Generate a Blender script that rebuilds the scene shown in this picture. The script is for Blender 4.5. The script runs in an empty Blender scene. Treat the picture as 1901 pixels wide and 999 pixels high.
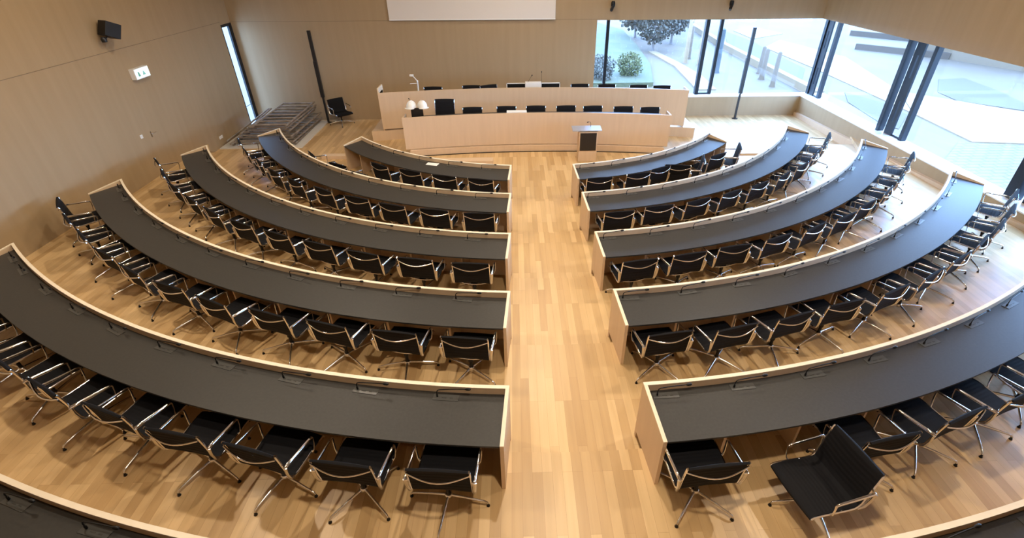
import bpy, math, random
from mathutils import Matrix, Vector
random.seed(7)
S = bpy.context.scene
COL = S.collection
PI = math.pi

# ------------------------------------------------------------------ camera
FPX, CAMZ, PPX = 920.1091532, 5.964, 981.0046
PITCH, YAW, ROLL = math.radians(33.281), math.radians(1.361), math.radians(-0.252)
cp, sp, cyw, syw = math.cos(PITCH), math.sin(PITCH), math.cos(YAW), math.sin(YAW)
FW = Vector((syw*cp, cyw*cp, -sp)); RT0 = Vector((cyw, -syw, 0)); UP0 = RT0.cross(FW)
RT = math.cos(ROLL)*RT0 + math.sin(ROLL)*UP0
UP = -math.sin(ROLL)*RT0 + math.cos(ROLL)*UP0
cd = bpy.data.cameras.new('camera'); cam = bpy.data.objects.new('camera', cd); COL.objects.link(cam)
cd.sensor_width = 36; cd.lens = FPX*36/1901; cd.shift_x = -(PPX-950.5)/1901
cd.clip_end = 600; cd.clip_start = 0.05
M = Matrix.Identity(4)
for i in range(3):
    M[i][0] = RT[i]; M[i][1] = UP[i]; M[i][2] = -FW[i]
M[0][3], M[1][3], M[2][3] = 0, 0, CAMZ
cam.matrix_world = M
S.camera = cam
def in_view(x, y, z, m=70):
    d = Vector((x, y, z-CAMZ)); w = d.dot(FW)
    if w < .3: return False
    u = PPX + FPX*d.dot(RT)/w; v = 499.5 - FPX*d.dot(UP)/w
    return -m < u < 1901+m and -m < v < 999+m

# ------------------------------------------------------------------ world, lights, exposure
W = bpy.data.worlds.new('world'); S.world = W; W.use_nodes = True
nt = W.node_tree; bg = nt.nodes['Background']
tc = nt.nodes.new('ShaderNodeTexCoord'); sx = nt.nodes.new('ShaderNodeSeparateXYZ'); rp = nt.nodes.new('ShaderNodeValToRGB')
nt.links.new(tc.outputs['Generated'], sx.inputs[0]); nt.links.new(sx.outputs['Z'], rp.inputs[0]); nt.links.new(rp.outputs[0], bg.inputs[0])
rp.color_ramp.elements[0].position = 0.0; rp.color_ramp.elements[0].color = (.36, .58, 1, 1)
rp.color_ramp.elements[1].position = .7; rp.color_ramp.elements[1].color = (.26, .47, 1, 1)
SKY = 24.0
bg.inputs[1].default_value = SKY
S.view_settings.view_transform = 'Standard'; S.view_settings.look = 'None'
S.view_settings.gamma = 1; S.view_settings.use_curve_mapping = False
S.view_settings.exposure = 0.0
LAMPC = (1.0, .85, .66)
def lamp(x, y, z, power, size, tx=None, ty=None, spread=180):
    l = bpy.data.lights.new('ceiling_lamp', 'AREA'); l.shape = 'DISK'; l.size = size; l.energy = power; l.color = LAMPC
    l.spread = math.radians(spread)
    o = bpy.data.objects.new('ceiling_lamp', l); COL.objects.link(o); o.location = (x, y, z)
    t = Vector((x if tx is None else tx, y if ty is None else ty, 0)) - o.location
    o.rotation_euler = t.to_track_quat('-Z', 'Y').to_euler()
for x, y in ((-5.5, 6.5), (.7, 7.2), (6.5, 6.5), (-5.0, 12), (.7, 13.0), (6.2, 12)):
    lamp(x, y, 8.4, 250, .28)
lamp(.7, 17.5, 8.4, 170, .5)
lamp(-7.5, 9, 8.4, 90, .8)
lamp(.7, 2.0, 8.4, 300, .35)

# ------------------------------------------------------------------ materials
def mat(name, col, rough=.5, metal=0, spec=.5):
    m = bpy.data.materials.new(name); m.use_nodes = True
    b = m.node_tree.nodes['Principled BSDF']
    b.inputs['Base Color'].default_value = (*col, 1); b.inputs['Roughness'].default_value = rough
    b.inputs['Metallic'].default_value = metal; b.inputs['Specular IOR Level'].default_value = spec
    return m
def noisy(m, c1, c2, scale, detail=3, bump=0, space='Object', rpos=(.3, .7)):
    n = m.node_tree; b = n.nodes['Principled BSDF']
    t = n.nodes.new('ShaderNodeTexCoord'); mp = n.nodes.new('ShaderNodeMapping'); mp.inputs['Scale'].default_value = scale
    no = n.nodes.new('ShaderNodeTexNoise'); no.inputs['Scale'].default_value = 1; no.inputs['Detail'].default_value = detail
    r = n.nodes.new('ShaderNodeValToRGB'); r.color_ramp.elements[0].color = (*c1, 1); r.color_ramp.elements[1].color = (*c2, 1)
    r.color_ramp.elements[0].position, r.color_ramp.elements[1].position = rpos
    n.links.new(t.outputs[space], mp.inputs[0]); n.links.new(mp.outputs[0], no.inputs[0]); n.links.new(no.outputs[0], r.inputs[0])
    n.links.new(r.outputs[0], b.inputs['Base Color'])
    if bump:
        bu = n.nodes.new('ShaderNodeBump'); bu.inputs['Strength'].default_value = bump; bu.inputs['Distance'].default_value = .01
        n.links.new(no.outputs[0], bu.inputs['Height']); n.links.new(bu.outputs[0], b.inputs['Normal'])
    return m
wallwood = noisy(mat('oak veneer wall', (.4, .3, .2), .5, 0, .3), (.365, .262, .150), (.395, .286, .168), (5, 5, .35), 4)
deskwood = noisy(mat('pale veneer', (.6, .45, .3), .4, 0, .4), (.62, .455, .30), (.66, .49, .325), (9, 9, .8), 4)
rimwood = noisy(mat('pale maple edge', (.7, .6, .45), .45), (.78, .67, .51), (.84, .73, .57), (6, 6, 6), 2)
lino = noisy(mat('dark grey linoleum', (.06, .06, .055), .46, 0, .32), (.034, .032, .030), (.041, .039, .036), (30, 30, 30), 3)
chrome = mat('polished aluminium', (.84, .83, .82), .10, 1)
cast = mat('cast aluminium base', (.66, .64, .61), .25, 1)
plastic = mat('black plastic', (.006, .006, .007), .45, 0, .3)
blackmetal = mat('black coated metal', (.014, .015, .018), .35)
framem = mat('anthracite window frame', (.010, .012, .016), .45, 0, .3)
white = mat('white painted', (.78, .78, .76), .5)
sillm = mat('white sill', (.72, .70, .68), .35)
paper = mat('paper', (.8, .8, .8), .8)
screenm = mat('projection screen fabric', (.70, .66, .62), .8)
alu = noisy(mat('weathered scaffold metal', (.4, .38, .35), .6, .25), (.20, .165, .13), (.36, .31, .26), (4, 4, 4), 2)
darkpanel = mat('dark brown panel', (.018, .014, .011), .35)
graphite = mat('console plate grey', (.065, .065, .062), .35, .2)
green = mat('green pictogram', (.25, .62, .52), .5)
mesh = mat('black mesh fabric', (.006, .006, .008), .8, 0, .2)
def wave_bump(m, axis_scale):
    n = m.node_tree; b = n.nodes['Principled BSDF']
    t = n.nodes.new('ShaderNodeTexCoord'); w = n.nodes.new('ShaderNodeTexWave'); w.bands_direction = 'Y'; w.inputs['Scale'].default_value = axis_scale
    bu = n.nodes.new('ShaderNodeBump'); bu.inputs['Strength'].default_value = .35; bu.inputs['Distance'].default_value = .006
    n.links.new(t.outputs['UV'], w.inputs[0]); n.links.new(w.outputs['Fac'], bu.inputs['Height']); n.links.new(bu.outputs[0], b.inputs['Normal'])
wave_bump(mesh, 6)
# parquet: planks running along y
floorm = mat('oak strip parquet', (.6, .4, .2), .36, 0, .5)
n = floorm.node_tree; b = n.nodes['Principled BSDF']
t = n.nodes.new('ShaderNodeTexCoord'); mp = n.nodes.new('ShaderNodeMapping'); mp.inputs['Rotation'].default_value = (0, 0, PI/2)
br = n.nodes.new('ShaderNodeTexBrick'); br.offset = .37; br.offset_frequency = 3; br.squash = 1
br.inputs['Scale'].default_value = 1; br.inputs['Brick Width'].default_value = 1.25; br.inputs['Row Height'].default_value = .125
br.inputs['Mortar Size'].default_value = .0012; br.inputs['Mortar Smooth'].default_value = .3; br.inputs['Bias'].default_value = -.05
br.inputs['Color1'].default_value = (.69, .48, .245, 1); br.inputs['Color2'].default_value = (.49, .31, .138, 1); br.inputs['Mortar'].default_value = (.35, .20, .08, 1)
no = n.nodes.new('ShaderNodeTexNoise'); mp2 = n.nodes.new('ShaderNodeMapping'); mp2.inputs['Scale'].default_value = (14, .8, 14); no.inputs['Scale'].default_value = 1; no.inputs['Detail'].default_value = 4
mx = n.nodes.new('ShaderNodeMix'); mx.data_type = 'RGBA'; mx.blend_type = 'MULTIPLY'; mx.inputs[0].default_value = .35
rr = n.nodes.new('ShaderNodeValToRGB'); rr.color_ramp.elements[0].color = (.72, .68, .62, 1); rr.color_ramp.elements[0].position = .3; rr.color_ramp.elements[1].position = .65
n.links.new(t.outputs['Object'], mp.inputs[0]); n.links.new(mp.outputs[0], br.inputs[0])
n.links.new(t.outputs['Object'], mp2.inputs[0]); n.links.new(mp2.outputs[0], no.inputs[0]); n.links.new(no.outputs[0], rr.inputs[0])
n.links.new(br.outputs[0], mx.inputs[6]); n.links.new(rr.outputs[0], mx.inputs[7]); n.links.new(mx.outputs[2], b.inputs['Base Color'])
# window glass
glass = bpy.data.materials.new('window glass'); glass.use_nodes = True
n = glass.node_tree; n.nodes.clear()
o_ = n.nodes.new('ShaderNodeOutputMaterial'); mi = n.nodes.new('ShaderNodeMixShader'); tr = n.nodes.new('ShaderNodeBsdfTransparent'); gl = n.nodes.new('ShaderNodeBsdfGlossy'); lw = n.nodes.new('ShaderNodeLayerWeight'); pw = n.nodes.new('ShaderNodeMath'); ma = n.nodes.new('ShaderNodeMath')
tr.inputs[0].default_value = (.95, .98, .97, 1); gl.inputs['Roughness'].default_value = .02; lw.inputs[0].default_value = .5
pw.operation = 'POWER'; pw.inputs[1].default_value = 4; ma.operation = 'MULTIPLY_ADD'; ma.inputs[1].default_value = .35; ma.inputs[2].default_value = .03
n.links.new(lw.outputs['Facing'], pw.inputs[0]); n.links.new(pw.outputs[0], ma.inputs[0])
n.links.new(ma.outputs[0], mi.inputs[0]); n.links.new(tr.outputs[0], mi.inputs[1]); n.links.new(gl.outputs[0], mi.inputs[2]); n.links.new(mi.outputs[0], o_.inputs[0])
signm = bpy.data.materials.new('lit sign face'); signm.use_nodes = True
b = signm.node_tree.nodes['Principled BSDF']; b.inputs['Base Color'].default_value = (.8, .9, .9, 1); b.inputs['Emission Color'].default_value = (.72, .92, 1, 1); b.inputs['Emission Strength'].default_value = .8

# ------------------------------------------------------------------ mesh helpers
class MB:
    def __init__(s): s.v = []; s.f = []; s.uv = {}
    def box(s, x0, x1, y0, y1, z0, z1):
        k = len(s.v); s.v += [(x0,y0,z0),(x1,y0,z0),(x1,y1,z0),(x0,y1,z0),(x0,y0,z1),(x1,y0,z1),(x1,y1,z1),(x0,y1,z1)]
        s.f += [tuple(k+i for i in q) for q in ((3,2,1,0),(4,5,6,7),(0,1,5,4),(1,2,6,5),(2,3,7,6),(3,0,4,7))]; return s
    def prism(s, pts, z0, z1):
        k = len(s.v); n = len(pts)
        z0s = z0 if isinstance(z0, (list, tuple)) else [z0]*n; z1s = z1 if isinstance(z1, (list, tuple)) else [z1]*n
        s.v += [(x,y,z) for (x,y),z in zip(pts,z0s)] + [(x,y,z) for (x,y),z in zip(pts,z1s)]
        s.f += [tuple(k+n-1-i for i in range(n)), tuple(k+n+i for i in range(n))]
        s.f += [(k+i, k+(i+1)%n, k+n+(i+1)%n, k+n+i) for i in range(n)]; return s
    def bar(s, a, b, w, h, upv=(0,0,1), w2=None, h2=None):
        a, b = Vector(a), Vector(b); d = (b-a).normalized(); u = Vector(upv); r = d.cross(u).normalized(); u = r.cross(d)
        k = len(s.v)
        for p, ww, hh in ((a, w, h), (b, w2 or w, h2 or h)):
            for i, j in ((-1,-1),(1,-1),(1,1),(-1,1)): s.v.append(tuple(p + r*i*ww/2 + u*j*hh/2))
        s.f += [tuple(k+i for i in q) for q in ((3,2,1,0),(4,5,6,7),(0,1,5,4),(1,2,6,5),(2,3,7,6),(3,0,4,7))]; return s
    def tube(s, pts, r, seg=8, flat=1.0, upv=None):
        pts = [Vector(p) for p in pts]; k0 = len(s.v); n = len(pts); prev = None
        for i, p in enumerate(pts):
            d = (pts[min(i+1,n-1)] - pts[max(i-1,0)]).normalized()
            if prev is None:
                u = Vector(upv) if upv else (Vector((0,0,1)) if abs(d.z) < .9 else Vector((1,0,0)))
            else: u = prev
            a = d.cross(u).normalized(); u = a.cross(d).normalized(); prev = u
            rr = r[i] if isinstance(r, (list, tuple)) else r
            for j in range(seg):
                t = 2*PI*j/seg; s.v.append(tuple(p + a*math.cos(t)*rr*flat + u*math.sin(t)*rr))
        for i in range(n-1):
            for j in range(seg):
                s.f.append((k0+i*seg+j, k0+i*seg+(j+1)%seg, k0+(i+1)*seg+(j+1)%seg, k0+(i+1)*seg+j))
        s.f.append(tuple(k0+j for j in reversed(range(seg)))); s.f.append(tuple(k0+(n-1)*seg+j for j in range(seg))); return s
    def lathe(s, prof, cx=0, cy=0, seg=16, sy=1):
        k = len(s.v); n = len(prof)
        for r, z in prof:
            for j in range(seg): t = 2*PI*j/seg; s.v.append((cx+r*math.cos(t), cy+r*math.sin(t)*sy, z))
        for i in range(n-1):
            for j in range(seg): s.f.append((k+i*seg+j, k+i*seg+(j+1)%seg, k+(i+1)*seg+(j+1)%seg, k+(i+1)*seg+j))
        s.f.append(tuple(k+j for j in reversed(range(seg)))); s.f.append(tuple(k+(n-1)*seg+j for j in range(seg))); return s
    def strip(s, rows, thick_dir=None):      # rows: list of closed loops of equal length -> skinned solid with caps
        k = len(s.v); m = len(rows[0])
        for r in rows: s.v += [tuple(p) for p in r]
        for i in range(len(rows)-1):
            for j in range(m): s.f.append((k+i*m+j, k+i*m+(j+1)%m, k+(i+1)*m+(j+1)%m, k+(i+1)*m+j))
        s.f.append(tuple(k+j for j in reversed(range(m)))); s.f.append(tuple(k+(len(rows)-1)*m+j for j in range(m))); return s
    def mesh(s, name, m, smooth=False, bevel=0):
        me = bpy.data.meshes.new(name); me.from_pydata(s.v, [], s.f); me.materials.append(m)
        import bmesh
        bm = bmesh.new(); bm.from_mesh(me); bmesh.ops.recalc_face_normals(bm, faces=bm.faces)
        if bevel: bmesh.ops.bevel(bm, geom=list(bm.edges), offset=bevel, segments=2, affect='EDGES', profile=.5, clamp_overlap=True)
        uv = bm.loops.layers.uv.new('UVMap')
        for f in bm.faces:
            for l in f.loops: l[uv].uv = (l.vert.co.x, l.vert.co.y + l.vert.co.z)
            f.smooth = smooth
        bm.to_mesh(me); bm.free()
        if smooth: me.set_sharp_from_angle(angle=math.radians(50))
        return me
    def build(s, name, m, parent=None, smooth=False, bevel=0):
        o = bpy.data.objects.new(name, s.mesh(name, m, smooth, bevel)); COL.objects.link(o)
        if parent: o.parent = parent
        return o
def thing(name, label, cat, loc=(0,0,0), rz=0, group=None):
    o = bpy.data.objects.new(name, None); COL.objects.link(o); o.empty_display_size = .1
    o.location = loc; o.rotation_euler = (0, 0, rz); tag(o, label, cat, group); return o
def tag(o, label, cat, group=None):
    o['label'] = label; o['category'] = cat
    if group: o['group'] = group
    return o
def struct(o): o['kind'] = 'structure'; return o
def dup(root, loc, rz, label, group=None, base_rot=0, scale=None):
    r = root.copy(); COL.objects.link(r); r.location = loc; r.rotation_euler = (0, 0, rz); r['label'] = label
    if group: r['group'] = group
    for ch in KIDS[root.name]:
        c = ch.copy(); COL.objects.link(c); c.parent = r
        if ch.get('spin') is not None: c.rotation_euler = (0, 0, ch['spin'] + base_rot)
        for g in KIDS.get(ch.name, ()):
            d = g.copy(); COL.objects.link(d); d.parent = c
    return r
KIDS = {}

# ------------------------------------------------------------------ room geometry
CX, CY, E = .652, 20.703, .94966            # centre of the curved rows
RR = {1: 7.38, 2: 9.37, 3: 11.42, 4: 13.46, 5: 15.53, 6: 17.65}
OUTL = {1: 48.8, 2: 62.5, 3: 57.5, 4: 49.5, 5: 40.2, 6: 34}
OUTR = {1: 48.0, 2: 60.5, 3: 56.4, 4: 48.6, 5: 40.0, 6: 34}
def tz(k): return .12*(k-1)
def P(ang, r): t = math.radians(ang); return (CX + r*math.sin(t), CY - r*math.cos(t)/E)
XW0, XW1, YB = -10.6, 11.8, 20.8
F0 = -.12
# floor: front floor plus stepped terraces, one solid
fl = MB()
YMAX = {1: 15.75, 2: 16.4, 3: 16.9, 4: 30, 5: 30, 6: 30}
xs = [XW0 + (XW1-XW0)*i/90 for i in range(91)]
def edge(k, x):
    R = RR[k] + .30; d = R*R - (x-CX)**2
    y = CY - math.sqrt(d)/E if d > 0 else 99
    return min(y, YMAX[k])
bounds = [[YB]*91] + [[edge(k, x) for x in xs] for k in range(1, 7)] + [[-3.2]*91]
for k in range(7):
    z = F0 if k == 0 else tz(k); zb = -.5
    a, c = bounds[k], bounds[k+1]
    for i in range(90):
        fl.v += [(xs[i],a[i],z),(xs[i+1],a[i+1],z),(xs[i+1],c[i+1],z),(xs[i],c[i],z)]; n0 = len(fl.v)-4; fl.f.append((n0,n0+3,n0+2,n0+1))
        if k < 6:
            zn = tz(k+1); fl.v += [(xs[i],c[i],z),(xs[i+1],c[i+1],z),(xs[i+1],c[i+1],zn),(xs[i],c[i],zn)]; n0 = len(fl.v)-4; fl.f.append((n0,n0+1,n0+2,n0+3))
me = bpy.data.meshes.new('floor'); me.from_pydata(fl.v, [], fl.f); me.materials.append(floorm)
fo = bpy.data.objects.new('floor', me); COL.objects.link(fo); struct(fo)
ZC, ZH, ZS = 8.6, 3.53, .68
# left wall with slit opening near the front corner
w = MB()
w.box(XW0-.4, XW0, -3.2, 20.05, -.5, ZC); w.box(XW0-.06, XW0, 20.05, YB, ZH+.02, ZC); w.box(XW0-.06, XW0, 20.05, YB, -.5, -.05)
wl = struct(w.build('wall_left', wallwood))
w = MB(); w.box(XW0-.06, 3.15, YB, YB+.45, -.5, ZC); w.box(3.15, XW1+1.2, YB, YB+.45, ZH, ZC); w.box(3.15, XW1+1.2, YB, YB+.45, -4.2, ZS-.03)
struct(w.build('wall_front', wallwood))
w = MB(); w.box(XW1, XW1+.65, -3.2, YB, -4.2, ZS-.03); w.box(XW1, XW1+.65, -3.2, YB, ZH, ZC); w.box(XW1, XW1+.65, -3.2, 4.2, ZS-.03, ZH)
struct(w.build('wall_right', wallwood))
struct(MB().box(XW0-.4, XW1+.65, -3.6, -3.2, -.5, ZC).build('wall_back', wallwood))
struct(MB().box(XW0-.4, XW1+.65, -3.6, YB+.45, ZC, ZC+.3).build('ceiling', mat('ceiling paint', (.55, .50, .44), .8)))
# panel joints in the wall cladding
seam = mat('panel joint', (.22, .16, .10), .8)
s_ = struct(MB().box(XW0, XW0+.004, -3, 20.05, ZH+.11, ZH+.122).build('trim_1', seam))
s_ = struct(MB().box(XW0, 3.15, YB-.004, YB, ZH+.03, ZH+.042).build('trim_2', seam))
# long warm wooden base under the right parapet
struct(MB().prism([(XW1-.12, -3), (XW1, -3), (XW1, 20.75), (XW1-.12, 20.75)], -.4, [.98, .98, .02, .02]).build('baseboard_right', deskwood))
# white window sills
struct(MB().box(3.15, XW1+.02, YB-.03, YB+.42, ZS-.03, ZS).build('trim_3', sillm))
struct(MB().box(XW1-.03, XW1+.62, 4.2, YB+.42, ZS-.03, ZS+.001).build('trim_4', sillm))
# windows: frames and panes
def win(name, frames, panes, label=None):
    r = struct(bpy.data.objects.new(name, None)); COL.objects.link(r)
    for nm, m in frames: m.build(nm, framem, r)
    for m in panes: m.build('window_pane', glass, r)
    return r
YG, XG = YB+.42, XW1+.60
fm = MB(); fm.box(3.58, 3.70, YG-.06, YG+.04, ZS, ZH)
f2 = MB(); f2.box(7.46, 7.60, YG-.12, YG+.06, ZS, ZH)
f3 = MB(); f3.box(8.03, 8.15, YG-.08, YG+.04, ZS, ZH); f3.box(7.6, 8.03, YG-.06, YG, ZS, ZS+.06); f3.box(7.6, 8.03, YG-.06, YG, ZH-.05, ZH)
win('window_1', [('mullion', fm), ('mullion', f2), ('casement_frame', f3)],
    [MB().box(3.15, 3.58, YG, YG+.02, ZS, ZH), MB().box(3.70, 7.46, YG, YG+.02, ZS, ZH), MB().box(7.6, 8.03, YG, YG+.02, ZS+.05, ZH), MB().box(8.15, XG, YG, YG+.02, ZS, ZH)])
def slotpanel(y0, y1):
    m = MB(); y2 = y0+(y1-y0)*.36; y3 = y0+(y1-y0)*.56
    m.box(XG-.20, XG-.14, y0, y2, ZS, ZH); m.box(XG-.20, XG-.14, y3, y1, ZS, ZH)
    zz = [ZS, 1.10, 1.75, 2.45, 3.10, ZH]
    for a in (0, 2, 4): m.box(XG-.20, XG-.14, y2, y3, zz[a], zz[a+1])
    return m
m1 = MB().box(XG-.24, XG-.08, 21.0, 21.16, ZS, ZH)
m2 = MB().box(XG-.20, XG-.06, 20.24, 20.38, ZS, ZH); m2.box(XG-.18, XG-.1, 20.38, 20.66, ZS, ZS+.05)
m3 = MB().box(XG-.30, XG-.10, 16.12, 16.26, ZS, ZH)
m4 = MB().box(XG-.22, XG-.06, 15.06, 15.20, ZS, ZH); m4.box(XG-.18, XG-.1, 15.20, 15.6, ZS, ZS+.06)
m5 = MB().box(XG-.34, XG-.10, 10.72, 11.0, ZS, ZH)
m6 = MB().box(XG-.22, XG-.06, 9.7, 9.84, ZS, ZH)
ys = [4.2, 9.77, 10.86, 15.13, 16.19, 20.31, 21.08]
win('window_2', [('mullion', m1), ('vent_panel', slotpanel(20.66, 21.0)), ('mullion', m2), ('mullion', m3), ('vent_panel', slotpanel(15.6, 15.96)), ('mullion', m4), ('mullion', m5), ('vent_panel', slotpanel(10.2, 10.6)), ('mullion', m6)],
    [MB().box(XG-.02, XG, ys[i], ys[i+1], ZS, ZH) for i in range(6)])
# slit window in the left wall
sf = MB(); sf.box(XW0-.055, XW0+.012, 20.58, YB-.001, -.05, ZH+.02); sf.box(XW0-.055, XW0+.012, 20.05, 20.08, -.05, ZH+.02); sf.box(XW0-.055, XW0+.012, 20.08, 20.58, ZH-.07, ZH+.02)
win('window_3', [('reveal_frame', sf), ('glazing_bar', MB().box(XW0-.05, XW0-.02, 20.08, 20.58, .62, .64))], [MB().box(XW0-.04, XW0-.03, 20.08, 20.58, -.05, ZH-.07)])
# dais platforms behind the presiding benches
def arcy(y0, R, x): return y0 - (x-.65)**2/(2*R)
def arcpts(y0, R, xa, xb, n=28): return [(xa+(xb-xa)*i/n, arcy(y0, R, xa+(xb-xa)*i/n)) for i in range(n+1)]
d1 = arcpts(16.76, 23, -3.6, 5.05)
d = MB(); d.prism(d1 + [(5.05, 18.6), (-3.6, 18.6)], F0-.2, .10)
d2 = arcpts(18.72, 26, -5.28, 6.62)
d.prism(d2 + [(6.62, YB-.01), (-5.28, YB-.01)], F0-.2, .24)
d.prism([(-4.7, 19.4), (6.0, 19.4), (6.0, YB-.02), (-4.7, YB-.02)], .2, .53)
tag(d.build('dais', deskwood), 'stepped wooden dais carrying the two curved presiding benches', 'platform')
struct(MB().prism(arcpts(16.73, 23, -3.58, 5.03) + list(reversed(arcpts(16.755, 23, -3.58, 5.03))), F0, F0+.025).build('shadow_gap_front', darkpanel))  # dark strip paints in the shadow gap at the foot of the dais riser

# ------------------------------------------------------------------ desks of the plenary
ROWN = {1: 'front', 2: 'second', 3: 'third', 4: 'fourth', 5: 'fifth', 6: 'nearest'}
DI, DO = .79, .69
def solve_ang(x, r): return math.degrees(math.asin((x-CX)/r))
def desk(side, k):
    s = -1 if side == 'L' else 1
    z0 = tz(k); r = RR[k]; out = (OUTL if s < 0 else OUTR)[k]
    xf, xr = (-.14, -.20) if s < 0 else (1.535, 1.595)
    fi = solve_ang(xf, r); ri = solve_ang(xr, r+DI)
    fo_, ro = s*out, s*(out-.9)
    N = 44
    def pt(u, v, inset=0):       # u along, v 0 front .. 1 rear
        af = fi+(fo_-fi)*u; ar = ri+(ro-ri)*u
        D = DI+(DO-DI)*u*u
        return P(af+(ar-af)*v, r+D*v)
    tf = .045/ .79
    q = {'L': 'left', 'R': 'right'}[side]
    t = thing('curved_desk', {1: f'short curved black-topped desk nearest the lectern, {q} of the aisle', 2: f'second curved black-topped desk from the lectern, {q} of the aisle',
              3: f'third curved black-topped desk from the lectern, {q} of the aisle', 4: f'fourth curved black-topped desk from the lectern, {q} of the aisle',
              5: f'long curved black-topped desk fifth from the lectern, large at {q} of the aisle',
              6: f'nearest desk, of which only a rim shows in the bottom {q} corner'}[k], 'desk', (*pt(.5, .5), z0), 0, f'curved desks of the {q} half')
    ox, oy, oz = t.location
    L = lambda p, z: (p[0]-ox, p[1]-oy, z)
    us = [i/N for i in range(N+1)]
    # front panel with upstand
    rows = [[L(pt(u, 0), -.118), L(pt(u, tf), -.118), L(pt(u, tf), .866), L(pt(u, 0), .866)] for u in us]
    MB().strip(rows).build('front_panel', deskwood, t)
    rows = [[L(pt(u, -.004), .866), L(pt(u, tf+.004), .866), L(pt(u, tf+.004), .88), L(pt(u, -.004), .88)] for u in us]
    MB().strip(rows).build('rim', rimwood, t)
    L_ = .045/(abs(fo_-fi)*PI/180*r)   # u-width of an end panel
    for u0, u1 in ((0, L_), (1-L_, 1)):
        loop = []
        a = [pt(u0, tf), pt(u0, 1), pt(u1, 1), pt(u1, tf)]
        b = MB(); kk = len(b.v)
        b.prism([(p[0]-ox, p[1]-oy) for p in a], 0.0, [.866, .782, .782, .866]); b.build('end_panel', deskwood, t)
        b = MB(); b.prism([(p[0]-ox, p[1]-oy) for p in a], [.866, .782, .782, .866], [.88, .796, .796, .88]); b.build('end_rim', rimwood, t)
    rows = [[L(pt(u, tf+.002), .745), L(pt(u, .985), .745), L(pt(u, .985), .772), L(pt(u, tf+.002), .772)] for u in [L_+(1-2*L_)*i/N for i in range(N+1)]]
    MB().strip(rows).build('desktop', lino, t)
    # upright dividers under the top
    SPC = math.degrees(1.0/r)
    n = int((abs(fo_)-abs(fi))/SPC)
    for i in range(1, n+1):
        u = (i*SPC - .1*SPC)/abs(fo_-fi)
        if u > .97: continue
        du = .018/(abs(fo_-fi)*PI/180*r)
        a = [pt(u-du, tf), pt(u-du, .72), pt(u+du, .72), pt(u+du, tf)]
        if in_view(a[1][0], a[1][1], z0+.3, 30): MB().prism([(p[0]-ox, p[1]-oy) for p in a], 0, .745).build('divider', deskwood, t)
    return t
for k in range(1, 7):
    desk('L', k); desk('R', k)

# ------------------------------------------------------------------ swivel chair
def sling(prof, half, th=.016, crown=.012):
    # prof: (y,z) list; returns MB of a curved sheet with thickness
    m = MB(); rows = []; nx = 6
    n = len(prof)
    for i, (y, z) in enumerate(prof):
        a = prof[max(i-1, 0)]; b = prof[min(i+1, n-1)]; d = Vector((0, b[0]-a[0], b[1]-a[1])).normalized(); nn = Vector((0, -d.z, d.y))
        top = []; bot = []
        for j in range(nx+1):
            x = -half+2*half*j/nx; sag = -crown*math.cos(PI*x/(2*half))
            p = Vector((x, y, z)) + nn*sag
            top.append(tuple(p+nn*th/2)); bot.append(tuple(p-nn*th/2))
        rows.append(top+list(reversed(bot)))
    m.strip(rows); return m
SEATP = [(.405,.425),(.415,.455),(.395,.475),(.31,.478),(.19,.468),(.07,.455),(-.05,.445),(-.125,.448),(-.165,.475)]
BACKP = [(-.165,.475),(-.188,.52),(-.200,.60),(-.212,.70),(-.226,.80),(-.242,.90),(-.250,.945),(-.262,.962),(-.278,.955)]
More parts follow.
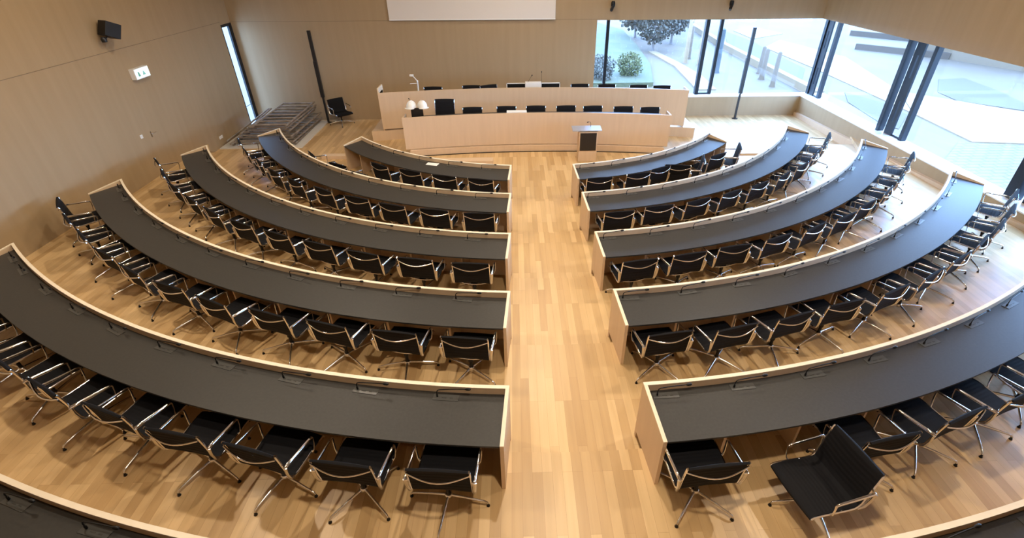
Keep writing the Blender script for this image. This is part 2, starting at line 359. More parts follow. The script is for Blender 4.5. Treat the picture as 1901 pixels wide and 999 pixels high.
def make_chair(label, backp=BACKP, name='swivel_chair'):
    t = thing(name, label, 'chair', (0,0,-50))
    ks = []
    def add(o, spin=None):
        if spin is not None: o['spin'] = spin; o.rotation_euler = (0,0,spin)
        ks.append(o); return o
    add(sling(SEATP, .325).build('seat', mesh, t, True))
    add(sling(backp, .325).build('backrest', mesh, t, True))
    prof = SEATP[1:-1] + backp[:-1]
    for s in (-1, 1):
        add(MB().tube([(s*.335, y, z-.004) for y, z in prof], .016, 8, .75).build('side_frame', chrome, t, True))
        x = s*.375
        arm = [(s*.342,-.222,.72),(x,-.232,.725),(x,-.215,.735),(x,-.13,.728),(x,.02,.715),(x,.17,.705),(x,.215,.698),(x,.228,.68),(x,.222,.60),(x-s*.01,.205,.50),(s*.342,.19,.462)]
        add(MB().tube(arm, [.016,.019,.020,.020,.019,.017,.015,.012,.011,.011,.012], 8, .75).build('armrest', chrome, t, True))
        add(MB().tube([(x,-.228,.73),(s*.366,-.225,.62),(s*.356,-.20,.50),(s*.342,-.15,.45)], [.024,.022,.020,.014], 8, .6).build('arm_bracket', cast, t, True))
    zb = .90; yb = -.252
    add(MB().tube([(-.335+.67*i/12, yb-.012-.065*math.sin(PI*i/12), zb-.06*math.sin(PI*i/12)) for i in range(13)], .0115, 8).build('back_stretcher', chrome, t, True))
    add(MB().tube([(-.335+.67*i/12, .04, .452-.075*math.sin(PI*i/12)) for i in range(13)], .014, 8).build('seat_stretcher', cast, t, True))
    add(MB().tube([(-.335+.67*i/12, -.07, .440-.062*math.sin(PI*i/12)) for i in range(13)], .012, 8).build('seat_stretcher', cast, t, True))
    add(MB().lathe([(.024,.12),(.024,.27),(.036,.27),(.036,.35),(.075,.375),(.075,.385)], 0, 0).build('column', plastic, t, True))
    add(MB().lathe([(.045,.10),(.05,.13),(.04,.155),(.028,.16)]).build('hub', cast, t, True))
    leg = MB().tube([(0,.02,.13),(0,.2,.112),(0,.40,.082),(0,.445,.07),(0,.462,.045)], [.022,.018,.015,.015,.012], 8, .85).mesh('leg', cast, True)
    gl_ = MB().lathe([(.020,0),(.022,.008),(.014,.02),(.010,.046)], 0, .463, 10).mesh('glide', plastic, True)
    for i in range(4):
        o = bpy.data.objects.new('leg', leg); COL.objects.link(o); o.parent = t; add(o, i*PI/2+PI/4)
        g = bpy.data.objects.new('glide', gl_); COL.objects.link(g); g.parent = o; KIDS[o.name] = [g]
    KIDS[t.name] = ks
    return t
def wipe(t):
    for c in KIDS[t.name]:
        for g in KIDS.get(c.name, ()): bpy.data.objects.remove(g)
        bpy.data.objects.remove(c)
    bpy.data.objects.remove(t)
proto = make_chair('black swivel chair')
OR = ['first','second','third','fourth','fifth','sixth','seventh','eighth','ninth','tenth','eleventh','twelfth']
CH = {  # side,row : (first angle, step, count)
 'L1': (10.5, 6.7, 4), 'L2': (8.2, 5.44, 10), 'L3': (6.9, 4.65, 11), 'L4': (5.6, 4.06, 11), 'L5': (5.25, 3.52, 10),
 'R1': (9.9, 7.2, 2), 'R2': (8.5, 5.31, 10), 'R3': (6.95, 4.49, 11), 'R4': (5.85, 3.91, 11), 'R5': (4.75, 3.54, 10)}
HUB = .975
def seat_at(side, k, ang, dr=0, rot=0, label='', brot=None):
    s = -1 if side == 'L' else 1
    x, y = P(s*ang, RR[k]+HUB+dr)
    if not in_view(x, y, tz(k)+.5, 50): return
    # face the centre of the arcs along the ellipse normal
    t = math.radians(s*ang); nx, ny = -math.sin(t), math.cos(t)*E
    rz = math.atan2(ny, nx) - PI/2 + math.radians(rot)
    q = {'L': 'left', 'R': 'right'}[side]
    dup(proto, (x, y, tz(k)), rz, label, f'swivel chairs behind the {ROWN[k]} desk row, {q} of the aisle', math.radians(random.uniform(-45, 45) if brot is None else brot))
for key, (a0, st, cnt) in CH.items():
    side, k = key[0], int(key[1]); q = {'L': 'left', 'R': 'right'}[side]
    for i in range(cnt):
        a = a0+st*i; dr = random.uniform(-.03, .03); rot = random.uniform(-5, 5); brot = None
        lab = f'black chrome-framed swivel chair, {OR[i]} from the aisle at the {ROWN[k]} {q} desk'
        if key == 'R5' and i == 1:
            x, y = 3.34, 3.22
            dup(proto, (x, y, tz(5)), math.radians(102), 'black swivel chair turned sideways, pulled back from the near right desk', 'swivel chairs behind the fifth desk row, right of the aisle', math.radians(30)); continue
        if key == 'R5' and i == 0: rot = 0; brot = 0
        if i == cnt-1 and 1 < k < 5: lab = f'black swivel chair at the outer wall-side end of the {ROWN[k]} {q} desk'
        seat_at(side, k, a, dr, rot, lab, brot)
for a, dr, rot, lab in ((37.2, .58, 8, 'black chair pushed back from the front left desk, the inner of two dark tops'),
                        (44.6, .62, -8, 'black chair pushed back from the front left desk, the outer of two dark tops')):
    seat_at('L', 1, a, dr, rot, lab)
for a, dr, rot, lab in ((21.9, -.12, 4, 'black swivel chair pushed tight under the front right desk, third from the aisle'),
                        (26.6, 0, -38, 'black swivel chair twisted to the right, fourth from the aisle at the front right desk'),
                        (31.0, .0, 40, 'black swivel chair twisted to the left, fifth from the aisle at the front right desk'),
                        (36.0, .02, -6, 'black swivel chair second from the outer end of the front right desk'),
                        (42.2, .12, 30, 'black swivel chair turned away at the outer end of the front right desk')):
    seat_at('R', 1, a, dr, rot, lab)
# chairs on the dais
for i, x in enumerate((-1.51, -.33, .71, 1.78, 2.72, 3.76, 4.67)):
    y = arcy(17.72, 23, x)
    dup(proto, (x, y-.26, .10+.13), PI+math.radians(random.uniform(-4, 4)), f'{OR[i]} low black chair back from the left at the lower presiding bench', 'low chairs at the lower presiding bench')
hb = [BACKP[0], BACKP[1], (-.205,.62), (-.225,.75), (-.245,.88), (-.268,1.02), (-.29,1.16), (-.302,1.24), (-.315,1.262), (-.33,1.25)]
tall = make_chair('tall high-backed black chair at the left of the lower presiding bench', hb, 'high_back_chair')
KIDS[tall.name][8]['keep'] = 1
tall.location = (-2.46, arcy(17.72, 23, -2.46)-.26, .23); tall.rotation_euler = (0, 0, PI)
for i, (x, rot) in enumerate(((-3.09, 0), (-1.66, 0), (-.93, 22), (2.45, 0), (3.46, 0), (4.64, 0), (5.49, 0))):
    dup(proto, (x, arcy(19.62, 26, x)-.26, .53), PI+math.radians(rot), f'{OR[i]} black chair back from the left above the upper presiding bench', 'chairs at the upper presiding bench')
dup(proto, (-7.02, 20.2, F0), math.radians(-35)-PI/2-.2, 'lone black swivel chair against the front wall beside the black pole', None, .3)
wipe(proto)

# ------------------------------------------------------------------ gooseneck microphones on the desks
def make_mic():
    t = thing('gooseneck_microphone', 'mic', 'microphone', (0,0,-50))
    a = MB().box(-.05,.27,-.055,.045,.0,.006); b = a.build('console_plate', graphite, t)
    kn = MB().box(.06,.12,-.02,-.008,.006,.008); kn.box(.16,.20,-.02,-.008,.006,.008); kb = kn.build('button_row', lino, b)
    c = MB().lathe([(.012,.0),(.012,.045),(.008,.05)], 0, 0, 10).build('socket', plastic, t)
    pts = [(0,0,.04),(0,0,.085),(.012,.002,.112),(.035,.005,.122),(.12,.012,.128),(.26,.02,.135),(.36,.024,.138)]
    g = MB().tube(pts, .0068, 6).build('gooseneck', plastic, t, True)
    h = MB().tube([(.355,.024,.138),(.375,.024,.139),(.41,.026,.140),(.425,.027,.140)], [.010,.018,.018,.010], 8).build('microphone_head', plastic, t, True)
    KIDS[t.name] = [b, c, g, h]; KIDS[b.name] = [kb]; return t
mic = make_mic()
MC = {'L1': (12.5, 7.42, 5), 'L2': (10.0, 5.9, 10), 'L3': (8.3, 4.94, 11), 'L4': (7.1, 4.26, 11), 'L5': (6.2, 3.79, 10), 'L6': (5.6, 3.31, 8),
      'R1': (8.3, 7.1, 6), 'R2': (6.2, 5.86, 10), 'R3': (5.24, 4.86, 11), 'R4': (4.36, 4.2, 11), 'R5': (3.83, 3.7, 10), 'R6': (3.6, 3.25, 8)}
for key, (a0, st, cnt) in MC.items():
    side, k = key[0], int(key[1]); s = -1 if side == 'L' else 1; q = {'L': 'left', 'R': 'right'}[side]
    for i in range(cnt):
        ang = s*(a0+st*i)
        if s < 0 and abs(ang) > OUTL[k]-1.0: ang = -(OUTL[k]-1.3)
        x, y = P(ang, RR[k]+.125)
        if not in_view(x, y, tz(k)+.8, 20): continue
        t = math.radians(ang); tx, ty = math.cos(t), math.sin(t)/E
        rz = math.atan2(ty, tx)
        if s > 0 and abs(ang) > OUTR[k]-2.2: continue
        jit = random.uniform(-.06, .06)
        dup(mic, (x, y, tz(k)+.772), rz+jit, f'black gooseneck microphone, {OR[i]} from the aisle on the {ROWN[k]} {q} desk', f'desk microphones on the {ROWN[k]} {q} desk')
wipe(mic)
o = MB().box(-.17,.17,-.09,.09,0,.004).build('paper_sheet', paper); o.location = (-2.38, 13.38, .773); o.rotation_euler = (0,0,-.3)
tag(o, 'white sheets of paper lying on the front left desk', 'paper')

# ------------------------------------------------------------------ presiding benches
def bench(label, y0, R, xa, xb, zb, zt, depth, base, topdark, lean=0):
    t = thing('presiding_bench', label, 'desk', (.65, y0, base))
    ox, oy = .65, y0
    N = 40; xs_ = [xa+(xb-xa)*i/N for i in range(N+1)]
    def L(x, dy, z): return (x-ox, arcy(y0, R, x)+dy-oy, z-base)
    MB().strip([[L(x,0,zb),L(x,.05,zb),L(x,.05,zt),L(x,0,zt)] for x in xs_]).build('front_panel', deskwood, t)
    MB().strip([[L(x,.052,zt-topdark-.05),L(x,depth,zt-topdark-.05),L(x,depth,zt-topdark),L(x,.052,zt-topdark)] for x in xs_[1:-1]]).build('desktop', lino, t)
    for x, q in ((xa, 1), (xb, -1)):
        x2 = x+q*.05
        MB().prism([(x-ox, arcy(y0,R,x)+.052-oy), (x2-ox, arcy(y0,R,x)+.052-oy), (x2-ox, arcy(y0,R,x)+depth-oy), (x-ox, arcy(y0,R,x)+depth-oy)], base-base, zt-base+.0).build('end_panel', deskwood, t)
    for i in range(1, 8):
        x = xa+(xb-xa)*i/8
        MB().prism([(x-.02-ox, arcy(y0,R,x)+.052-oy), (x+.02-ox, arcy(y0,R,x)+.052-oy), (x+.02-ox, arcy(y0,R,x)+depth*.7-oy), (x-.02-ox, arcy(y0,R,x)+depth*.7-oy)], 0, zt-topdark-.051-base).build('divider', deskwood, t)
    return t
bench('lower curved pale wood presiding bench facing the hall, behind the lectern', 16.85, 23, -3.75, 5.17, .12, 1.19, .52, .102, .10)
b2 = bench('upper curved pale wood presiding bench along the front wall, higher and wider', 18.70, 26, -4.86, 6.20, .30, 1.58, .56, .242, .15)
MB().box(-5.51, -5.46, arcy(18.7,26,-4.8)-18.7-.0, arcy(18.7,26,-4.8)-18.7+.62, .06, 1.50).build('end_cheek', rimwood, b2)
# lectern
t = thing('lectern', 'pale wood lectern with dark inset panel standing before the lower bench', 'lectern', (2.34, 15.95, F0))
MB().box(-.30,.30,-.21,.21,0,.99).build('body', deskwood, t, False, .006)
MB().box(-.265,.265,-.222,-.205,.38,.96).build('inset_panel', darkpanel, t)
tp = MB().box(-.52,.43,-.22,.22,-.015,.015).build('reading_top', mat('silver grey top', (.45,.46,.5), .3, .4), t, False, .004); tp.location = (0,-.0,1.045); tp.rotation_euler = (math.radians(4),0,0)
MB().bar((0,0,.985),(0,0,1.03),.5,.3,(0,1,0)).build('top_wedge', deskwood, t)
g = MB().tube([(.10,.12,1.06),(.10,.12,1.17),(.07,.06,1.24),(.0,-.04,1.27)], .006, 6).build('gooseneck', plastic, t, True)
MB().tube([(.0,-.04,1.27),(-.05,-.09,1.275)], .014, 8).build('microphone_head', plastic, g, True)

# ------------------------------------------------------------------ things on the benches
def doc_cam():
    t = thing('document_camera', 'white document camera with a bent arm standing on the upper bench', 'document camera', (-3.62, 18.58, 1.432))
    MB().box(-.16,.16,-.02,.26,0,.04).build('base_plate', white, t, False, .008)
    MB().lathe([(.028,.04),(.028,.40),(.035,.41),(.035,.44)], .10, .10, 10).build('upright', white, t, True)
    a = MB().tube([(.10,.10,.42),(.02,.08,.54),(-.05,.06,.62)], .016, 8).build('arm', white, t, True)
    MB().box(-.14,-.01,.0,.11,.60,.66).build('camera_head', white, a, False, .008)
    MB().tube([(.10,.10,.35),(-.05,.07,.35),(-.16,.05,.345)], .012, 8).build('lamp_arm', white, t, True)
doc_cam()
t = thing('desk_monitor', 'small dark monitor back under the two white helmets on the lower bench', 'monitor', (-3.30, arcy(17.18,23,-3.3), 1.092))
MB().box(-.10,.10,-.06,.06,0,.015).build('stand', plastic, t); MB().box(-.20,.20,-.02,.02,.02,.31).build('screen', darkpanel, t, False, .004)
def helmet(x, y, z, rz, label):
    t = thing('safety_helmet', label, 'helmet', (x, y, z), rz, 'white helmets'); t.scale = (1.2, 1.2, 1.25)
    pr = [(.135,0),(.135,.02),(.130,.06),(.115,.10),(.085,.14),(.045,.165),(.0,.172)]
    MB().lathe(pr, 0, 0, 20, 1.15).build('shell', white, t, True)
    MB().prism([(.14*math.cos(a), -.11+ -.11*math.sin(a)) for a in [PI*i/10 for i in range(11)]], -.004, .012).build('brim', white, t)
    MB().tube([(0,-.14,.05),(0,-.11,.12),(0,-.04,.172),(0,.05,.17),(0,.12,.11)], .009, 6).build('ridge', white, t, True)
    MB().lathe([(.118,-.02),(.118,0)], 0, 0, 20, 1.1).build('headband', plastic, t)
yh = arcy(17.18,23,-3.3)
helmet(-3.47, yh, 1.425, -.3, 'left one of two white safety helmets resting on the lower bench monitor')
helmet(-3.11, yh+.02, 1.427, .5, 'right one of two white safety helmets resting on the lower bench monitor')
def tall_mic(x, y, z, dx, h, label):
    t = thing('stand_microphone', label, 'microphone', (x, y, z), 0, 'thin upright microphones on the benches')
    MB().lathe([(.04,0),(.04,.012),(.012,.02)], 0, 0, 12).build('foot', plastic, t, True)
    MB().tube([(0,0,.015),(dx*.3,0,h*.5),(dx,0,h)], .005, 6).build('gooseneck', plastic, t, True)
    MB().tube([(dx,0,h-.01),(dx*1.12,0,h+.03)], .017, 8).build('microphone_head', plastic, t, True)
tall_mic(-3.40, arcy(17.28,23,-3.4), 1.092, -.13, .58, 'thin upright microphone beside the white helmets')
tall_mic(.38, 19.0, 1.432, .22, .50, 'thin microphone leaning right beside the white name box on the upper bench')
tall_mic(.97, 19.0, 1.432, -.01, .62, 'straight thin microphone right of the white box on the upper bench')
o = MB().box(-.30,.30,-.10,.10,0,.27).build('white_box', white, None, False, .01); o.location = (.66, 19.06, 1.432); tag(o, 'low white box in the middle of the upper bench', 'box')
for x, lab in ((.03, 'flat dark screen in a pale frame, left of the white box'), (1.30, 'flat dark screen in a pale frame, right of the white box')):
    t = thing('flat_monitor', lab, 'monitor', (x, 19.10, 1.432), 0, 'flat screens on the upper bench')
    f = MB(); f.box(-.36,.36,-.02,.02,.20,.23); f.box(-.36,-.33,-.02,.02,0,.23); f.box(.33,.36,-.02,.02,0,.23); f.build('frame', white, t)
    MB().box(-.33,.33,-.012,.012,.0,.20).build('screen', plastic, t)
o = MB().box(-.34,.34,-.12,.12,0,.11).build('document_stack', paper); o.location = (.03, arcy(17.05,23,.03), 1.092); tag(o, 'white documents stacked at the middle of the lower bench', 'paper')

# ------------------------------------------------------------------ wall and floor fittings
sc = thing('projection_screen', 'pale projection screen on the front wall above the benches', 'screen', (-1.55, YB-.06, ZH+.05))
MB().box(-3.12,3.10,-.02,.03,.03,3.4).build('screen_fabric', screenm, sc)
MB().box(-3.12,3.10,-.035,.045,0,.035).build('bottom_bar', white, sc)
def pole(x, y, label):
    t = thing('floor_pole', label, 'pole', (x, y, F0), 0, 'black floor poles')
    MB().lathe([(.12,0),(.12,.012),(.03,.02)], 0, 0, 20).build('foot', blackmetal, t, True)
    MB().box(-.035,.035,-.03,.03,.01,1.0).build('lower_rod', blackmetal, t)
    MB().box(-.065,.065,-.05,.05,1.0,2.35).build('upper_housing', blackmetal, t)
    MB().box(-.05,.065,-.04,.04,2.35,3.42).build('light_head', blackmetal, t)
    MB().box(-.067,-.03,-.055,-.05,1.0,1.03).build('clamp', chrome, t)
pole(-7.66, 20.45, 'tall slim black pole against the front wall beside the metal frame stack')
pole(9.05, 20.35, 'tall slim black pole standing before the front window')
def speaker(x, y, z, rz, label, sc_=1.0):
    t = thing('wall_loudspeaker', label, 'loudspeaker', (x, y, z), rz, 'black wall loudspeakers')
    m = MB(); m.prism([(-.14*sc_,.0),(.14*sc_,.0),(.19*sc_,.30*sc_),(-.19*sc_,.30*sc_)], -.16*sc_, .16*sc_); b = m.build('cabinet', plastic, t, False, .01); b.rotation_euler = (math.radians(-25),0,0)
    MB().box(-.16*sc_,.16*sc_,.301*sc_,.306*sc_,-.13*sc_,.13*sc_).build('grille', darkpanel, b)
    MB().tube([(0,-.12,-.26*sc_),(0,.02,-.22*sc_),(0,.10,-.12*sc_)], .018, 8).build('bracket', blackmetal, t, True)
    MB().lathe([(.06,-.30*sc_),(.07,-.24*sc_),(.05,-.20*sc_)], 0, -.06, 12).build('swivel_joint', blackmetal, t, True)
speaker(XW0+.2, 14.05, 4.24, math.radians(-25), 'black loudspeaker mounted on the left wall', 1.1)
def cameraspot(x, label):
    t = thing('wall_camera', label, 'camera', (x, YB-.13, 3.98), 0, 'black wall cameras above the window')
    MB().lathe([(.06,0),(.075,.06),(.075,.16),(.05,.20)], 0, .02, 14).build('housing', plastic, t, True)
    MB().tube([(0,-.02,.02),(-.06,-.10,-.06),(-.08,-.14,-.10)], [.05,.06,.05], 10).build('lens_barrel', blackmetal, t, True)
    MB().box(-.03,.03,.05,.13,.02,.14).build('wall_mount', blackmetal, t)
cameraspot(3.68, 'small black swivel camera above the front window, left of two')
cameraspot(8.12, 'small black swivel camera above the front window, right of two')
t = thing('escape_sign', 'lit white escape sign with green pictogram on the left wall', 'sign', (XW0+.09, 14.93, 2.98))
MB().box(-.09,.05,-.31,.31,-.14,.14).build('sign_housing', white, t, False, .006)
fc = MB().box(.051,.056,-.29,.29,-.12,.12).build('sign_face', signm, t)
pg = MB(); pg.v = [(.058,-.01,-.06),(.058,.12,-.06),(.058,.05,.06),(.0575,-.2,.05),(.0575,-.14,.05),(.0575,-.1,-.07),(.0575,-.2,-.07)]; pg.f = [(0,1,2),(3,4,5,6)]
me = bpy.data.meshes.new('pictogram'); me.from_pydata(pg.v, [], pg.f); me.materials.append(green); po = bpy.data.objects.new('pictogram', me); COL.objects.link(po); po.parent = fc
def plate(name, lab, cat, y, z, w_=.1, h_=.1):
    t = thing(name, lab, cat, (XW0+.006, y, z)); MB().box(-.006,.01,-w_/2,w_/2,-h_/2,h_/2).build('cover_plate', white, t, False, .003)
    for q in ([0] if w_ < .15 else [-w_/4, w_/4]): MB().lathe([(.022,0),(.022,.004)], 0, 0, 12).build('insert', sillm, t).matrix_local = Matrix.Translation((.011, q, 0)) @ Matrix.Rotation(PI/2, 4, 'Y')
plate('light_switch', 'white square switch on the left wall under the escape sign', 'switch', 14.05, 1.44)
plate('wall_socket', 'white double socket low on the left wall near the metal frames', 'socket', 17.75, .20, .22, .1)
t = thing('door_handle_set', 'metal lever handle of the concealed door in the left wall', 'door handle', (XW0+.004, 14.46, 1.38))
MB().box(-.004,.008,-.025,.025,-.08,.08).build('rose', chrome, t); MB().tube([(0,0,.02),(.05,0,.02),(.055,.03,.02),(.055,.16,.02)], .010, 8).build('lever', chrome, t, True)
# small wooden boards in front of the first row
for x0, x1, y0, y1, lab in ((-2.9, -.78, 15.62, 15.95, 'low flat wooden step in front of the front left desk'), (7.55, 8.5, 16.0, 16.18, 'low orange wooden step right of the front right desk'), (-6.6, -5.75, 16.25, 16.5, 'low pale wooden step left of the front left desk')):
    o = MB().box(0,x1-x0,0,y1-y0,0,.11).build('low_step', deskwood, None, False, .004); o.location = (x0, y0, F0); tag(o, lab, 'step', 'low wooden steps')
# stack of metal frames
o = MB().box(-1.45,1.45,-1.62,1.55,0,.03).build('base_sheet', mat('pale protective sheet', (.62,.60,.56), .7)); o.location = (-9.12, 19.02, F0); tag(o, 'pale protective sheet spread under the stack of metal frames', 'sheet')
def frame(x, y, z, w_, L_, rz, tilt, nr, lab):
    t = thing('ladder_section', lab, 'frame', (x, y, z), rz, 'stacked metal ladder frames'); t.rotation_euler = (0, tilt, rz)
    for s in (-1, 1): MB().tube([(s*w_/2,-L_/2,0),(s*w_/2,L_/2,0)], .032, 8).build('rail', alu, t, True)
    for i in range(nr):
        yy = -L_/2+.15+(L_-.3)*i/(nr-1); MB().tube([(-w_/2+.03,yy,0),(w_/2-.03,yy,0)], .034 if nr < 9 else .024, 8).build('rung', alu, t, True)
    return t
names = ['bottom', 'second from the bottom', 'third from the bottom', 'fourth from the bottom', 'fifth from the bottom', 'sixth from the bottom', 'second from the top', 'topmost, lying flat']
specs = [(-9.10,19.10,-.045,2.2,2.95,.02),(-9.00,19.05,.06,2.05,3.0,-.02),(-9.05,19.08,.165,1.9,2.9,.03),(-8.85,19.02,.27,1.8,3.0,-.03),(-8.95,19.05,.375,1.6,2.95,.0),(-8.75,18.98,.48,1.45,3.0,.03),(-8.72,18.95,.585,1.35,3.0,-.02),(-8.62,18.92,.69,1.15,3.1,.02)]
for i, (x, y, z, w_, L_, rz) in enumerate(specs):
    frame(x, y, z, w_, L_, rz, .0, 8 if i > 5 else 9, f'weathered metal ladder section, {names[i]} in the corner stack')
# loose uprights leaning over the stack on the left
for i, (a, b_) in enumerate((((-10.35,17.6,.10),(-9.75,20.1,.55)), ((-10.2,17.5,.02),(-9.55,19.9,.62)))):
    o = MB().tube([a, b_], .03, 8).build('metal_tube', alu, None, True); tag(o, ('upper' if i else 'lower') + ' loose metal tube lying along the left edge of the frame stack', 'tube', 'loose tubes')

# ------------------------------------------------------------------ outdoors, seen through the windows
GZ = -4.0
asph = noisy(mat('pale grey paving', (.15,.15,.16), .8), (0.078, 0.048, 0.025), (0.095, 0.059, 0.030), (.35,.35,.35), 4)
struct(MB().box(-150, 150, 21.9, 170, GZ-.3, GZ).build('ground', asph))
struct(MB().box(13.2, 150, -40, 21.9, GZ-.3, GZ).build('ground', asph))
def patch(name, pts, h, m, lab, cat):
    cx_ = sum(p[0] for p in pts)/len(pts); cy_ = sum(p[1] for p in pts)/len(pts)
    o = MB().prism([(p[0]-cx_, p[1]-cy_) for p in pts], 0, h).build(name, m); o.location = (cx_, cy_, GZ); return tag(o, lab, cat)
conc = mat('bright concrete', (0.172, 0.109, 0.054), .8); lawnm = noisy(mat('lawn', (.09,.16,.10), .9), (0.048, 0.048, 0.018), (0.066, 0.058, 0.022), (.5,.5,.5), 4)
patch('lawn', [(6.0,42.4),(11.4,42.4),(12.9,50),(13.8,60),(14.4,72),(12,80),(4,80)], .35, lawnm, 'rounded green lawn outside beyond the front window', 'lawn')
patch('kerb_wall', [(22.7,38),(23.3,38),(23.8,60),(26,86),(25.4,86),(23.2,60)], .6, conc, 'long pale kerb wall running away outside the front window', 'wall')
patch('pavement_slab', [(29.6,73),(33.6,77),(35,70),(29.4,66)], .06, conc, 'small white paving slab outside, the far one', 'pavement')
patch('pavement_slab', [(28.3,60),(32.3,65),(34.2,54),(30.5,40),(27.5,34),(28.2,49)], .06, conc, 'long white paving slab outside, the near one between the windows', 'pavement')
patch('pavement_slab', [(27.5,33.9),(30.5,39.9),(36,33),(37,26.5),(27,28)], .07, conc, 'white paving strip outside the right-hand window', 'pavement')
grid = mat('pale grid paving', (.2,.2,.21), .8); n = grid.node_tree; b = n.nodes['Principled BSDF']
t = n.nodes.new('ShaderNodeTexCoord'); br = n.nodes.new('ShaderNodeTexBrick'); br.inputs['Scale'].default_value = 1; br.inputs['Brick Width'].default_value = .8; br.inputs['Row Height'].default_value = .4; br.inputs['Mortar Size'].default_value = .05
br.inputs['Color1'].default_value = (0.100, 0.063, 0.033, 1); br.inputs['Color2'].default_value = (0.091, 0.058, 0.030, 1); br.inputs['Mortar'].default_value = (0.054, 0.034, 0.020, 1)
n.links.new(t.outputs['Object'], br.inputs[0]); n.links.new(br.outputs[0], b.inputs['Base Color'])
patch('paved_yard', [(14,10),(30,10),(31.5,27),(26.2,28),(22,24),(14,24)], .05, grid, 'grid-patterned pale yard paving below the right-hand window', 'pavement')
lil = mat('lilac grey paving', (0.054, 0.033, 0.018), .8)
AX = [(28.3,72.8),(28.7,64.0),(28.0,59.6),(27.3,48.7),(23.6,42.1),(23.9,59.2)]
patch('pavement_slab', AX, .04, lil, 'darker lilac paving outside between the kerb wall and the white slab', 'pavement')
patch('pavement_slab', [(26.1,39.9),(27.2,36.6),(26.9,33.6),(24.3,30.6),(23.9,31.6),(24.7,37.0)], .04, lil, 'darker lilac paving outside just beyond the right-hand sill', 'pavement')
patch('pavement_slab', [(36.6,43.9),(39.1,44.2),(38.5,40.0),(37.4,36.2),(36.4,33.6),(33.0,37.0),(33.4,39.6)], .04, lil, 'darker lilac paving outside below the white building', 'pavement')
for a, b_, lab in (((38.0,58.8),(44.0,52.6),'nearer'), ((43.0,68.5),(52.0,58.6),'farther')):
    o = MB().bar((0,0,.3),(b_[0]-a[0],b_[1]-a[1],.3),.5,.6).build('garden_wall', lil, None); o.location = (a[0], a[1], GZ); tag(o, f'low straight lilac garden wall outside, the {lab} one', 'wall')
patch('pavement_slab', [(14.6,41),(16.2,41),(16.6,46),(16.2,52),(15.4,58),(14.6,58),(15.3,50)], .12, conc, 'pale curved kerb strip along the lawn outside', 'pavement')
bark = mat('bark', (.12,.10,.09), .9); leafm = noisy(mat('blue green foliage', (.06,.1,.1), .9), (.045,.042,.03), (.095,.078,.055), (3,3,3), 3); yleaf = noisy(mat('yellow green foliage', (.2,.3,.1), .9), (0.051, 0.051, 0.010), (0.075, 0.067, 0.016), (3,3,3), 3)
import bmesh
def tree(x, y, h, r, m, lab, trunk=1.2, squash=1.0):
    t = thing('tree', lab, 'tree', (x, y, GZ), random.random()*6, 'trees and shrubs outside')
    MB().tube([(0,0,0),(.05,0,trunk),(0,.1,h*.6)], [.18,.13,.06], 8).build('trunk', bark, t, True)
    bm = bmesh.new(); rng = random.Random(int(x*10+y))
    for i in range(1300):
        u, v = rng.random()*2*PI, math.acos(2*rng.random()-1); rad = r*(.55+.45*rng.random()); bump_ = 1+.25*math.sin(3*u)*math.sin(2*v)
        c = Vector((rad*bump_*math.sin(v)*math.cos(u), rad*bump_*math.sin(v)*math.sin(u), trunk+(h-trunk)/2+rad*squash*math.cos(v)))
        a = Vector((rng.gauss(0,1),rng.gauss(0,1),rng.gauss(0,1))).normalized(); b2_ = a.orthogonal().normalized(); s = .15*r/2
        vs = [bm.verts.new(c+a*s), bm.verts.new(c+b2_*s), bm.verts.new(c-a*s), bm.verts.new(c-b2_*s)]; bm.faces.new(vs)
    me = bpy.data.meshes.new('foliage'); bm.to_mesh(me); bm.free(); me.materials.append(m); o = bpy.data.objects.new('foliage', me); COL.objects.link(o); o.parent = t
tree(15.2, 58.5, 4.6, 2.0, leafm, 'dark bluish tree behind the lawn outside, the nearest', .6)
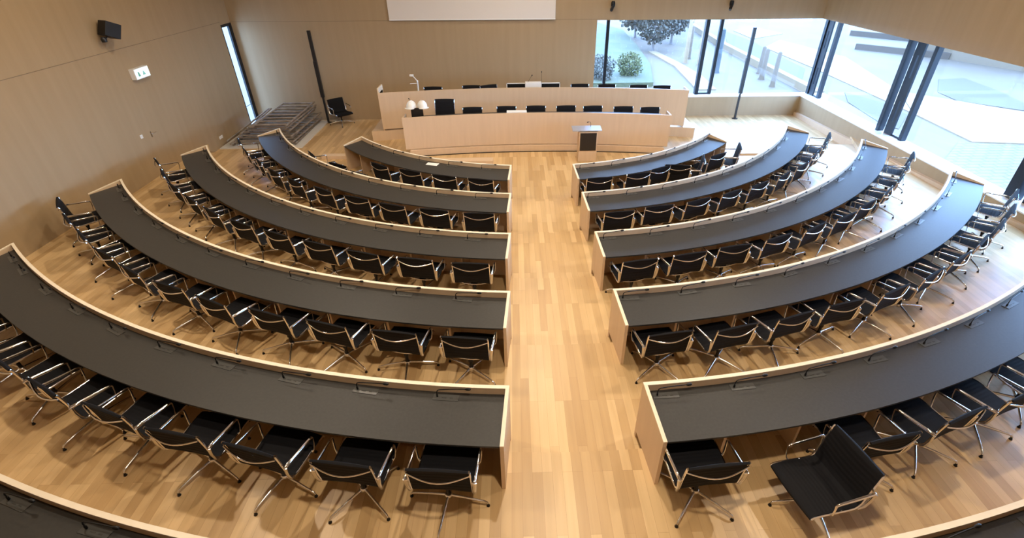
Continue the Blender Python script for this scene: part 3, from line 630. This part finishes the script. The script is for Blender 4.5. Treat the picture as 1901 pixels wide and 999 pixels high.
tree(18.4, 63, 6.5, 2.6, leafm, 'dark bluish tree behind the lawn outside, right of the nearest', .6)
tree(15.2, 68, 7.0, 3.0, leafm, 'dark bluish tree at the top of the lawn outside, behind the nearest', .6)
tree(20.6, 73, 7.5, 3.0, leafm, 'farthest dark bluish tree outside by the white posts', .6)
tree(7.2, 44.0, 1.9, 1.2, leafm, 'dark round shrub outside at the lower left of the front window', .3)
tree(9.9, 45.2, 2.0, 1.1, yleaf, 'yellow green shrub outside next to the dark round one', .3)
def post(x, y, h, r, m, lab):
    o = MB().lathe([(r*1.3,0),(r,.2),(r*.8,h),(r*.3,h+.1)], 0, 0, 10).build('post', m, None, True); o.location = (x, y, GZ); tag(o, lab, 'post', 'posts outside')
blu = mat('faded blue', (0.028, 0.032, 0.031), .6)
post(16.9, 52, 4.6, .22, conc, 'tall white post outside by the street'); post(17.9, 51, 4.0, .16, conc, 'shorter white post outside by the street')
post(18.4, 47.5, 3.6, .28, blu, 'tall blue column outside near the window middle'); post(17.8, 54, 3.0, .22, asph, 'grey column outside behind the blue one')
post(22.2, 47, 2.2, .20, asph, 'left grey bollard outside in front of the kerb wall'); post(21.4, 44.6, 2.4, .22, asph, 'middle grey bollard outside in front of the kerb wall'); post(21.2, 42, 2.6, .2, asph, 'right grey bollard outside in front of the kerb wall')
def house(x, y, w_, d_, h, rz, m, lab):
    t = thing('house', lab, 'building', (x, y, GZ), rz, 'pale buildings outside')
    MB().box(-w_/2,w_/2,-d_/2,d_/2,0,h).build('walls', m, t); MB().box(-w_/2-.3,w_/2+.3,-d_/2-.3,d_/2+.3,h,h+.25).build('roof', conc, t)
    for i in range(3):
        f_ = MB().box(-w_/2-.06,-w_/2-.01,-d_/2+.8+i*d_/3.2,-d_/2+1.9+i*d_/3.2,1.0,2.2).build('window', blu, t)
pale = mat('pale render', (0.110, 0.070, 0.036), .8)
house(48, 52, 7, 10, 5, .4, pale, 'white rendered building outside, seen at the far right-hand window'); house(54, 40, 7, 9, 5, .2, mat('greenish render', (0.086, 0.065, 0.031), .8), 'greenish building outside at the far right edge')
